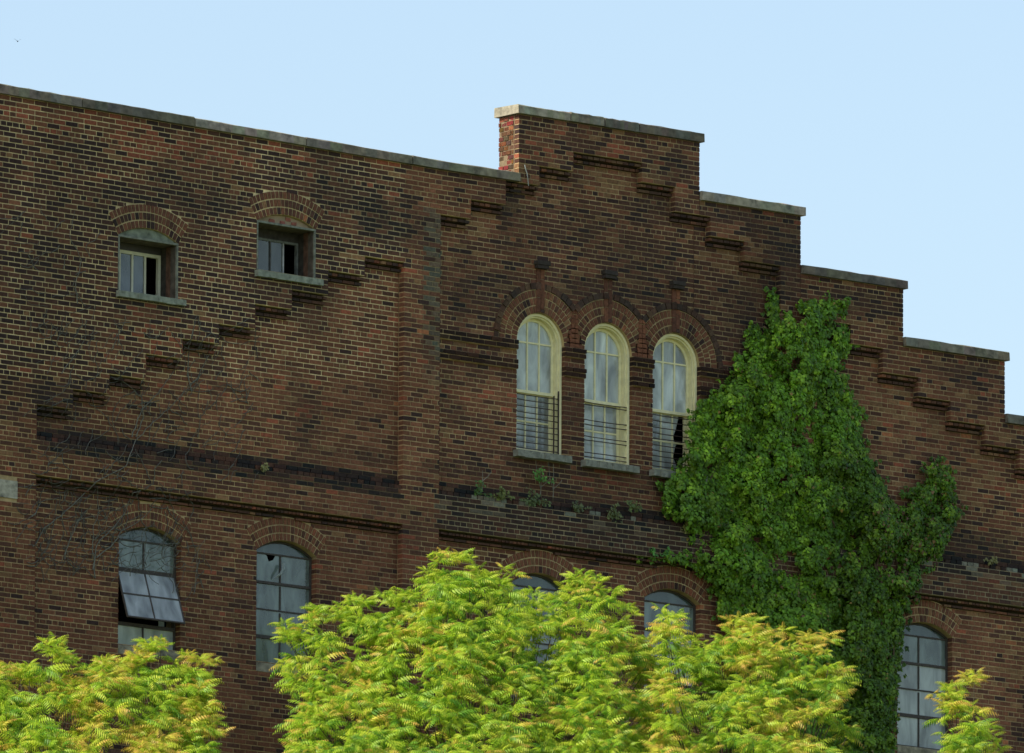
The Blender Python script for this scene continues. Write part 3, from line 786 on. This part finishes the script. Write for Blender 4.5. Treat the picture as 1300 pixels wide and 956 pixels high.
# ------------------------------------------------------------------ ivy
def inside(poly, x, y):
    c = False; j = len(poly)-1
    for i in range(len(poly)):
        xi, yi = poly[i]; xj, yj = poly[j]
        if (yi > y) != (yj > y) and x < (xj-xi)*(y-yi)/(yj-yi)+xi: c = not c
        j = i
    return c
def leaf_mesh(name, pos, nrm, up_, size, cols, m):
    """many small folded leaves: kite of two triangles each, three extra for the lobes"""
    n = len(pos); nrm = nrm/np.linalg.norm(nrm, axis=1)[:, None]
    up_ = up_-nrm*np.sum(up_*nrm, axis=1)[:, None]; up_ /= np.linalg.norm(up_, axis=1)[:, None]
    sd = np.cross(up_, nrm); s = size[:, None]
    A = pos+up_*s*.45; B = pos+sd*s*.5+up_*s*.15-nrm*s*.10; Cc = pos-up_*s*.6-nrm*s*.08; D_ = pos-sd*s*.5+up_*s*.15-nrm*s*.10; E = pos+nrm*s*.06-up_*.05*s
    V = np.stack([A, B, Cc, D_, E], 1).reshape(-1, 3); b = (np.arange(n)*5)[:, None]
    F = np.concatenate([b+np.array([[0,4,1]]), b+np.array([[1,4,2]]), b+np.array([[2,4,3]]), b+np.array([[3,4,0]])], 1).reshape(-1, 3)
    me = bpy.data.meshes.new(name); me.vertices.add(len(V)); me.vertices.foreach_set('co', V.astype(np.float32).ravel())
    me.loops.add(len(F)*3); me.loops.foreach_set('vertex_index', F.astype(np.int32).ravel())
    me.polygons.add(len(F)); me.polygons.foreach_set('loop_start', np.arange(len(F), dtype=np.int32)*3)
    me.update(calc_edges=True)
    at = me.attributes.new('tint', 'FLOAT_COLOR', 'FACE')
    cc = np.concatenate([cols, np.ones((n, 1))], 1).astype(np.float32); at.data.foreach_set('color', np.repeat(cc, 4, 0).ravel())
    me.materials.append(m); me.validate(); return me
IVY = [(1040,352),(1050,364),(1054,376),(1062,384),(1078,376),(1080,398),(1072,412),(1084,432),(1074,442),(1064,458),(1062,476),(1080,500),(1093,530),(1092,562),(1110,590),(1115,625),
       (1128,655),(1130,700),(1136,740),(1148,775),(1146,800),(1140,866),(1138,960),(925,960),(926,866),(915,782),(908,745),(885,720),(850,712),(818,710),(820,704),(880,700),
       (872,668),(848,652),(843,617),(858,600),(876,597),(876,560),(880,520),(916,498),(936,480),(932,458),(952,466),(955,440),(956,418),(968,432),(980,438),(984,420),(978,400),(982,378),(992,398),(1004,386),(1010,396),(1020,380),(1030,366)]
IVYR = [(1112,600),(1130,636),(1152,640),(1160,622),(1176,618),(1180,590),(1192,600),(1200,592),(1212,612),(1205,640),(1222,650),(1212,668),(1198,692),(1190,718),(1168,742),(1152,772),(1140,760),(1110,740),(1095,690),(1098,640)]
def ivy(name, poly, nclump, per, label, thick, seed, autumn=0.0, gap=0.0, bump=1.0):
    R_ = np.random.default_rng(seed); rr = random.Random(seed)
    xs = [p[0] for p in poly]; ys = [p[1] for p in poly]
    pos, nrm, upv, size, cols = [], [], [], [], []
    k = 0
    while k < nclump:
        px, py = rr.uniform(min(xs), max(xs)), rr.uniform(min(ys), max(ys)); sprig = False
        if rr.random() < .05:
            i_ = rr.randrange(len(poly)); (ax_, ay_), (bx_, by_) = poly[i_-1], poly[i_]; t_ = rr.random()
            px, py = ax_+(bx_-ax_)*t_+rr.uniform(-9, 9), ay_+(by_-ay_)*t_-rr.uniform(-3, 12); sprig = py < 860
        if not sprig and not inside(poly, px+9*(fbm(px/9, py/9, 0)-.5)*2, py+9*(fbm(px/9, py/9, 1)-.5)*2): continue
        edge = sum(inside(poly, px+dx, py+dy) for dx, dy in ((18,0),(-18,0),(0,18),(0,-18)))/4
        tn = min(1, max(0, (fbm(px/26, py/34, 3)-.5)*2.2+.5)); 
        if gap and tn < gap and edge > .6: 
            if rr.random() < .8: k += 1; continue
        k += 1
        backl = k % 3 == 0
        if sprig: backl = True
        if not backl and fbm(px/9+4, py/11, 2) < .34: continue
        d = thick*(.15+.85*edge)*(.25+1.2*tn)*rr.uniform(.7, 1.1)
        if backl: d = .05
        
        base = RZ-.02-d; c = P(px, py, base); rc = rr.uniform(.05, .125)*bump*(.55+.3*edge)*(.6 if sprig else 1)
        g_ = rr.uniform(.72, 1.12)*(.62+.55*fbm(px/50+9, py/50, 0)); hue = rr.random()
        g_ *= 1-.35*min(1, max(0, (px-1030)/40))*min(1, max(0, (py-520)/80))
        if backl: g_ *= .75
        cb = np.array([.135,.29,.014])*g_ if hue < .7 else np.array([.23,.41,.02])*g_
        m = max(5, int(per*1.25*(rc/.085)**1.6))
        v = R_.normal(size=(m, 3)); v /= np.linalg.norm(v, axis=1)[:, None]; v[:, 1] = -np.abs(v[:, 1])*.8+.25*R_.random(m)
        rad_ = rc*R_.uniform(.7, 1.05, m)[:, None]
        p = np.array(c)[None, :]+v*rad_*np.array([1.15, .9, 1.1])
        keep = []
        for q in p: 
            ax, ay = pix(*q); keep.append(sprig or inside(poly, ax+rr.uniform(-4, 4), ay+rr.uniform(-4, 4)))
        keep = np.array(keep, bool); p = p[keep]; vv = v[keep]; mm = len(p)
        if mm == 0: continue
        p[:, 1] = np.minimum(p[:, 1], RZ-.03)
        nn = vv*.7+np.array([0, -.75, .35])+R_.normal(size=(mm, 3))*.38
        uu = np.tile(np.array([0, -.35, 1.0]), (mm, 1))+R_.normal(size=(mm, 3))*.35
        pos.append(p); nrm.append(nn); upv.append(uu); size.append(R_.uniform(.036, .070, mm))
        cc = cb[None, :]*R_.uniform(.5, 1.5, (mm, 1))
        if autumn:
            t = R_.random(mm) < autumn; cc[t] = np.array([.16,.10,.04])*R_.uniform(.7, 1.5, (t.sum(), 1))
        t = R_.random(mm) < .004; cc[t] = np.array([.30,.22,.05])
        cols.append(cc)
    cat = np.concatenate
    root = empty(name, P(sum(xs)/len(xs), max(ys), 0)); tag(root, label, 'ivy')
    pos = cat(pos)-np.array(root.location)
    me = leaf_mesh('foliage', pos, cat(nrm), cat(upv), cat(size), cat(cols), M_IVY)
    o = bpy.data.objects.new('foliage', me); COL.objects.link(o); o.parent = root; o['kind'] = 'stuff'
    st = MB(); cnt = 0
    while cnt < 26:
        px, py = rr.uniform(min(xs), max(xs)), rr.uniform(min(ys), max(ys))
        if not inside(poly, px, py): continue
        cnt += 1; pts = []
        for j in range(6):
            if not inside(poly, px, py): break
            q = P(px, py, RZ-.05-thick*.25)-root.location; pts.append(tuple(q)); px += rr.uniform(-12, 10); py += rr.uniform(14, 30)
        if len(pts) > 2: st = MB(); st.tube(pts, rr.uniform(.008, .02), 5, (.10,.07,.045)); st.build('stem', M_VINE, root)
    print(name, len(pos))
    return root
ivy('ivy_plant', IVY, 7600, 26, 'large dense green ivy climbing the gable beside the three cream windows', .26, 5, 0.004)
ivy('ivy_plant', IVYR, 1300, 24, 'smaller looser ivy clump with brown stems right of the large ivy', .34, 9, .07, gap=.30)

# ------------------------------------------------------------------ dead vines on the left bay
def vine(name, lines, label, r0, twigs, area, seed, steps=9, spread=1.0):
    rr = random.Random(seed); root = empty(name, P(*lines[0][-1], 0)); tag(root, label, 'vine', 'bare vines on the left bay')
    L0 = root.location
    def depth(px, py):
        x, z = Z(px, py); y, _, _, _ = layer(np.array([x]), z); v = 0 if np.isnan(y[0]) else float(y[0]); return v-.018
    for ln in lines:
        pts = []
        for (a, b), (c, d) in zip(ln, ln[1:]):
            n = max(2, int(math.hypot(c-a, d-b)/6))
            for i in range(n):
                t = i/n; x, y = a+(c-a)*t+rr.uniform(-1, 1)*.9, b+(d-b)*t+rr.uniform(-1, 1)*.9; pts.append(tuple(P(x, y, depth(x, y))-L0))
        if len(pts) > 2:
            mb = MB(); mb.tube(pts, [r0*(.35+.65*i/len(pts)) for i in range(len(pts))], 5, (.15,.15,.12)); mb.build('stem', M_VINE, root)
    tw = MB()
    for _ in range(twigs):
        x, y = rr.uniform(area[0], area[2]), rr.uniform(area[1], area[3]); an = rr.gauss(math.pi*.70, .5)*spread; pts = []
        for j in range(rr.randint(4, steps)):
            pts.append(tuple(P(x, y, depth(x, y))-L0)); an += rr.gauss(0, .4); x += 5*math.cos(an); y += 5*math.sin(an)
        tw.tube(pts, rr.uniform(.003, .006), 4, (.105,.105,.085))
    tw.build('twigs', M_VINE, root)['kind'] = 'stuff'
vine('bare_vine', [[(325,400),(281,424),(262,455),(250,481),(217,515),(190,540),(172,560),(160,590),(146,600),(123,611),(98,635),(77,655),(55,672),(40,700)],
                   [(235,440),(222,470),(200,500),(180,520),(165,560)], [(250,400),(240,440),(238,470),(244,505)], [(140,478),(160,486),(180,505),(182,530),(170,560)]],
     'bare grey vine running diagonally below the corbel steps', .009, 170, (60, 400, 330, 600), 3)
vine('bare_vine', [[(192,617),(169,626),(158,651),(148,665),(122,692),(117,730)], [(198,640),(186,654),(169,667),(154,674),(145,690),(118,712)], [(74,631),(51,637),(45,651),(36,662)],
                   [(124,618),(125,652),(119,668),(118,700),(122,740)], [(122,655),(100,660),(88,685),(80,715)]],
     'bare grey vine hanging under the belt left of the tilted window', .010, 190, (35, 610, 240, 720), 4)
vine('bare_vine', [[(262,682),(251,700),(249,730),(246,760)]], 'thin bare vine strand between the two steel windows', .006, 12, (240, 690, 262, 740), 6)
vine('bare_vine', [[(110,405),(108,430),(98,448),(82,468),(76,480)], [(95,268),(88,300),(104,330),(96,360),(100,392)]], 'faint bare vine remnant left of the cream attic window', .007, 26, (20, 260, 130, 420), 8)

# ------------------------------------------------------------------ weeds on the belt
def weed(px, py, h, n, label, col, droop=.3, seed=1):
    rr = random.Random(seed); root = empty('ledge_weed', P(px, py, RZ-.06)); tag(root, label, 'plant', 'weeds rooted on the brick belt')
    pos, nr, up_, sz, cl = [], [], [], [], []; st = MB()
    for i in range(n):
        an = rr.uniform(-1.3, 1.3); L = h*2.1*rr.uniform(.3, 1)**1.3; pts = []
        for j in range(5):
            t = j/4; q = Vector((math.sin(an)*L*t, -.10*t-rr.uniform(0,.02), L*t*math.cos(an)-droop*L*t*t)); pts.append(tuple(q))
            if j:
                for _ in range(2):
                    pos.append([q.x+rr.uniform(-.035,.035), q.y+rr.uniform(-.02,.02), q.z+rr.uniform(-.035,.035)]); nr.append([rr.uniform(-.5,.5), -1, rr.uniform(0,.8)]); up_.append([rr.uniform(-1,1), 0, 1]); sz.append(rr.uniform(.025,.055))
                    k = rr.uniform(.9, 1.9); cl.append([c*k for c in col])
        st.tube(pts, .0045, 4, (.14,.15,.05))
    st.build('stem', M_VINE, root)
    me = leaf_mesh('leaves', np.array(pos), np.array(nr, float), np.array(up_, float), np.array(sz), np.array(cl), M_IVY)
    o = bpy.data.objects.new('leaves', me); COL.objects.link(o); o.parent = root; o['kind'] = 'stuff'
for i, a in enumerate([(604,628,.12,9,'leftmost green weed on the belt right of the pilaster',(.06,.12,.025)), (633,633,.10,9,'yellow-green weed on the belt beside the leftmost one',(.11,.13,.03)),
    (684,612,.13,7,'bright leafy sprout under the first cream window',(.08,.20,.03)), (676,641,.16,12,'spreading weed on the belt below the first cream window',(.08,.11,.035)),
    (730,648,.11,9,'small weed on the belt between the first two cream windows',(.09,.11,.04)), (776,660,.18,14,'tallest grassy weed on the belt under the middle window',(.10,.12,.04)),
    (800,648,.14,8,'thin leaning weed on the belt right of the tallest one',(.09,.12,.03)), (866,680,.14,7,'yellowing weed hanging from the belt beside the ivy',(.17,.17,.05)),
    (1255,716,.10,6,'pale weed on the belt right of the ivy',(.16,.15,.05)), (333,598,.07,6,'yellowish weed on the belt above the second steel window',(.17,.16,.05)), (823,706,.08,5,'small ivy sprig left of the ivy under the belt',(.07,.20,.03)), (843,707,.08,6,'small ivy sprig touching the ivy under the belt',(.07,.20,.03))]):
    weed(*a[:5], a[5], seed=i+40)
for i, (px, py, lab) in enumerate(((612,622,'forked dead twig standing on the belt left of the windows'), (686,630,'dead twigs standing under the first cream window'), (702,632,'leaning dead twig beside the first window sill'))):
    t = MB(); o0 = P(px, py, RZ-.05); rr = random.Random(i+70)
    t.tube([(0,0,0), (.003,-.01,.15), (0,-.01,.28+.1*i)], [.007,.005,.003], 5, (.2,.19,.15)); t.tube([(.003,-.01,.13), (.09,-.02,.2), (.15,-.02,.27)], [.005,.004,.003], 5, (.2,.19,.15))
    if i: t.tube([(0,-.01,.1), (-.08,-.02,.3), (-.1,-.02,.5)], [.005,.004,.002], 5, (.16,.15,.12))
    o = t.build('dead_twig', M_VINE); o.location = o0; tag(o, lab, 'twig')
t = MB(); t.tube([tuple(P(a, b, -.02)) for a, b in ((666,209),(667,214),(669,220),(670,226),(671,236))], [.009,.009,.007,.006,.005], 5, (.35,.37,.33))
tag(t.build('loose_cable', M_PAINT), 'short pale cable hanging on the front of the tall parapet pier', 'cable')

# ------------------------------------------------------------------ trees
def frond_mesh(name, L, pairs, tipcol, basecol, droop, seed):
    rr = random.Random(seed); mb = MB(); pts = []
    def pos(t): return Vector((L*t*(1-.18*droop*t), 0, L*(.30*t-(.35+.5*droop)*t*t)))
    mb.tube([tuple(pos(i/4)) for i in range(5)], [.005,.004,.003,.0025,.002], 3, mixc(basecol, (.3,.16,.06), .35))
    for i in range(pairs):
        t = .16+.84*(i+.5)/pairs; p = pos(t); tn = (pos(min(1, t+.02))-pos(t-.02)).normalized()
        ll = L*.31*(math.sin(math.pi*min(1, .18+.80*t))**.6)*rr.uniform(.85, 1.1)
        for s in (-1, 1):
            d = (Vector((0, s, 0))*math.cos(.5)+tn*math.sin(.5)+Vector((0, 0, -.65-.6*droop+rr.uniform(-.2, .2)))).normalized()
            w = ll*.13; n = d.cross(tn).normalized()*(-s); side_ = n.cross(d).normalized()
            q = p; a = q+d*ll*.38+side_*w-n*.2*w; b = q+d*ll; c = q+d*ll*.38-side_*w-n*.2*w; k = len(mb.v)
            mb.v += [tuple(q), tuple(a), tuple(b+Vector((0,0,-ll*.12))), tuple(c)]
            col = mixc(basecol, tipcol, max(0, min(1, t*1.1-.1+rr.uniform(-.15,.15)))); g_ = rr.uniform(.85, 1.15); col = tuple(v*g_ for v in col)
            mb.f += [(k, k+1, k+2), (k, k+2, k+3)]; mb.c += [col, col]
    me = bpy.data.meshes.new(name); me.from_pydata(mb.v, [], mb.f)
    at = me.attributes.new('tint', 'FLOAT_COLOR', 'FACE'); at.data.foreach_set('color', np.array([(c[0], c[1], c[2], 1) for c in mb.c], dtype=np.float32).ravel())
    me.materials.append(M_LEAF); return me, mb
GREEN, YG, YEL, ORA = (.17,.36,.02), (.38,.55,.03), (.62,.66,.06), (.66,.36,.09)
FR = []
for i, (tc, bc, dr) in enumerate(((YG, GREEN, .5), (YG, (.26,.46,.03), .3), (YEL, YG, .4), (YEL, GREEN, .7), (ORA, YG, .5), (GREEN, (.10,.24,.02), .6), (YG, YG, .8), (ORA, YEL, .35))):
    FR.append(frond_mesh('leaf', 1.0, 7, tc, bc, dr, 100+i))
YOUNG = [2, 4, 7, 3, 1]; OLD = [0, 5, 6, 3, 1, 2]
def tree(label, poly, ytree, nros, seed, thick=1.3, trunk_px=None, orange=.15, ydepth=None, fl=(.20,.37)):
    rr = random.Random(seed); xs = [p[0] for p in poly]; ys = [p[1] for p in poly]
    tx = trunk_px or (min(xs)+max(xs))/2; tp = P(tx, 950, ytree); root = empty('tree', (tp.x, tp.y, GZ)); tag(root, label, 'tree'); RL = root.location
    fr = []; ros = []; k = 0; tries = 0
    def ytop(px):
        y_ = min(ys)
        while y_ < max(ys) and not inside(poly, px, y_): y_ += 5
        return y_
    while k < nros and tries < nros*40:
        tries += 1; px, py = rr.uniform(min(xs), max(xs)), rr.uniform(min(ys), max(ys))
        if not inside(poly, px, py) or fbm(px/17+seed, py/13, 2) < .46: continue
        k += 1; edge = inside(poly, px, py-26); yo = ytree-3.4*max(0, py-ytop(px))/200+rr.uniform(-.25, .9)*thick*(1 if edge else .5)
        c = P(px, py+6, yo); ros.append(c)
        top = not edge; on = fbm(px/50, py/30, 1)+(.12 if py > 790 else 0)
        for j in range(rr.randint(6, 9)):
            az = rr.uniform(0, 2*math.pi); pitch = rr.uniform(-.15, 1.0) if top else rr.uniform(-.4, .8); L = rr.uniform(*fl)*(.75 if top else 1)
            if pitch > .7: L *= .7
            if on > .60 and rr.random() < orange*4: v = rr.choice([4, 7, 2])
            elif top: v = rr.choice([2, 2, 3, 1, 6, 4 if rr.random() < orange*2.5 else 1])
            else: v = rr.choice(OLD)
            Mx = Matrix.Translation(c-RL) @ Matrix.Rotation(az, 4, 'Z') @ Matrix.Rotation(-pitch, 4, 'Y') @ Matrix.Rotation(rr.uniform(-.5, .5), 4, 'X') @ Matrix.Scale(L, 4)
            fr.append((Mx, v, c.y-2*c.z*0, L))
    fr.sort(key=lambda q: (-(q[3]) + (q[2]-ytree)*.12))
    for Mx, v, _, L in fr[:300]:
        o = bpy.data.objects.new('leaf', FR[v][0]); COL.objects.link(o); o.parent = root; o.matrix_local = Mx
    Vs, Fs, Cs = [], [], []; base = 0
    cache = {i: (np.array(mb.v), mb.f, mb.c) for i, (me, mb) in enumerate(FR)}
    for Mx, v, _, L in fr[300:]:
        V, F, Cc = cache[v]; A = np.array(Mx); Vs.append(V @ A[:3, :3].T+A[:3, 3]); Fs += [tuple(i+base for i in f) for f in F]; Cs += Cc; base += len(V)
    if Vs:
        me = bpy.data.meshes.new('crown'); me.from_pydata(np.concatenate(Vs).tolist(), [], Fs)
        at = me.attributes.new('tint', 'FLOAT_COLOR', 'FACE'); cc = np.ones((len(Cs), 4), np.float32); cc[:, :3] = np.array(Cs); at.data.foreach_set('color', cc.ravel())
        me.materials.append(M_LEAF); o = bpy.data.objects.new('crown', me); COL.objects.link(o); o.parent = root; o['kind'] = 'stuff'
    tk = MB(); zt_ = tp.z-GZ
    tk.tube([(0,0,-.3), (.05,.05,zt_*.3), (-.08,.02,zt_*.6), (.05,0,zt_*.85)], [.19,.16,.13,.09], 10, (.13,.11,.09)); tk.build('trunk', M_BARK, root, smooth=True)
    lb = MB()
    for c in ros[::5]:
        e = c-RL; s0 = Vector((0, 0, zt_*rr.uniform(.45, .84))); mid = s0.lerp(e, .55)+Vector((0, 0, -.25)); e2 = e+Vector((0,0,-.03))
        lb.tube([tuple(s0), tuple(mid), tuple(e2)], [.03,.014,.005], 5, (.09,.08,.05))
    lb.build('limbs', M_BARK, root)
TC = [(352,800),(360,785),(385,790),(398,765),(425,768),(440,748),(470,752),(500,742),(520,748),(543,715),(548,698),(575,697),(600,700),(610,716),(640,714),(664,716),(670,735),(700,752),(716,735),(732,724),(760,722),(780,730),(796,750),(804,772),(812,800),(838,812),(850,835),(870,960),(375,960),(370,850),(355,830)]
TR = [(838,800),(834,770),(848,760),(865,766),(858,784),(857,806),(882,798),(906,790),(922,796),(934,776),(958,778),(966,790),(985,786),(1004,800),(1026,796),(1038,806),(1058,794),(1050,816),(1068,830),(1074,862),(1085,960),(835,960),(830,860),(845,820)]
TL = [(-120,850),(-60,825),(-10,838),(12,834),(28,842),(44,828),(58,806),(74,808),(86,826),(98,846),(108,838),(116,820),(130,817),(148,832),(156,850),(160,870),(146,960),(-120,960)]
TL2 = [(160,842),(170,824),(186,807),(200,804),(212,818),(224,836),(236,824),(248,822),(262,832),(282,832),(270,846),(258,868),(262,890),(280,925),(290,960),(165,960),(156,880)]
TX = [(1184,872),(1196,862),(1210,866),(1222,850),(1232,846),(1246,853),(1248,862),(1240,870),(1246,890),(1262,925),(1280,960),(1180,960),(1188,900)]
tree('bright yellow-green tree with the highest crown, in front of the middle of the wall', TC, -3.2, 1350, 21, 1.2, orange=.08)
tree('yellow-green tree with orange young leaves, just left of the ivy foot', TR, -3.9, 430, 22, 1.0, orange=.2)
tree('leftmost bright green tree with orange tips at the left edge', TL, -3.6, 440, 23, .9, orange=.2, trunk_px=40)
tree('small tree with orange shoot tips under the tilted steel window', TL2, -3.0, 230, 24, .7, orange=.25)
tree('low tree top at the lower right under the arched steel window', TX, -2.6, 70, 25, .6, orange=.35)

# ------------------------------------------------------------------ bird
bd = MB(); bp = P(22.5, 52.5, 350); 
bd.tube([(-.16,0,.02), (-.07,0,0), (.05,0,.0), (.14,0,.03), (.19,0,.03)], [.012,.05,.055,.03,.008], 8, (.04,.04,.05))
for s in (-1, 1):
    k = len(bd.v); bd.v += [(.06,s*.03,.03), (-.06,s*.03,.03), (-.10,s*.30,.20), (-.02,s*.34,.22), (.06,s*.17,.14), (.06,s*.03,.015), (-.06,s*.03,.015), (-.02,s*.17,.125)]
    bd.f += [(k,k+1,k+2,k+3,k+4), (k+5,k+4,k+3,k+2,k+7,k+6)]; bd.c += [(.04,.04,.05)]*2
bo = bd.build('bird', M_DARK); bo.location = bp; bo.rotation_euler = (0, 0, rad(60)); bo.scale = (.5,.5,.5); tag(bo, 'tiny dark bird flying high in the upper left sky', 'bird')
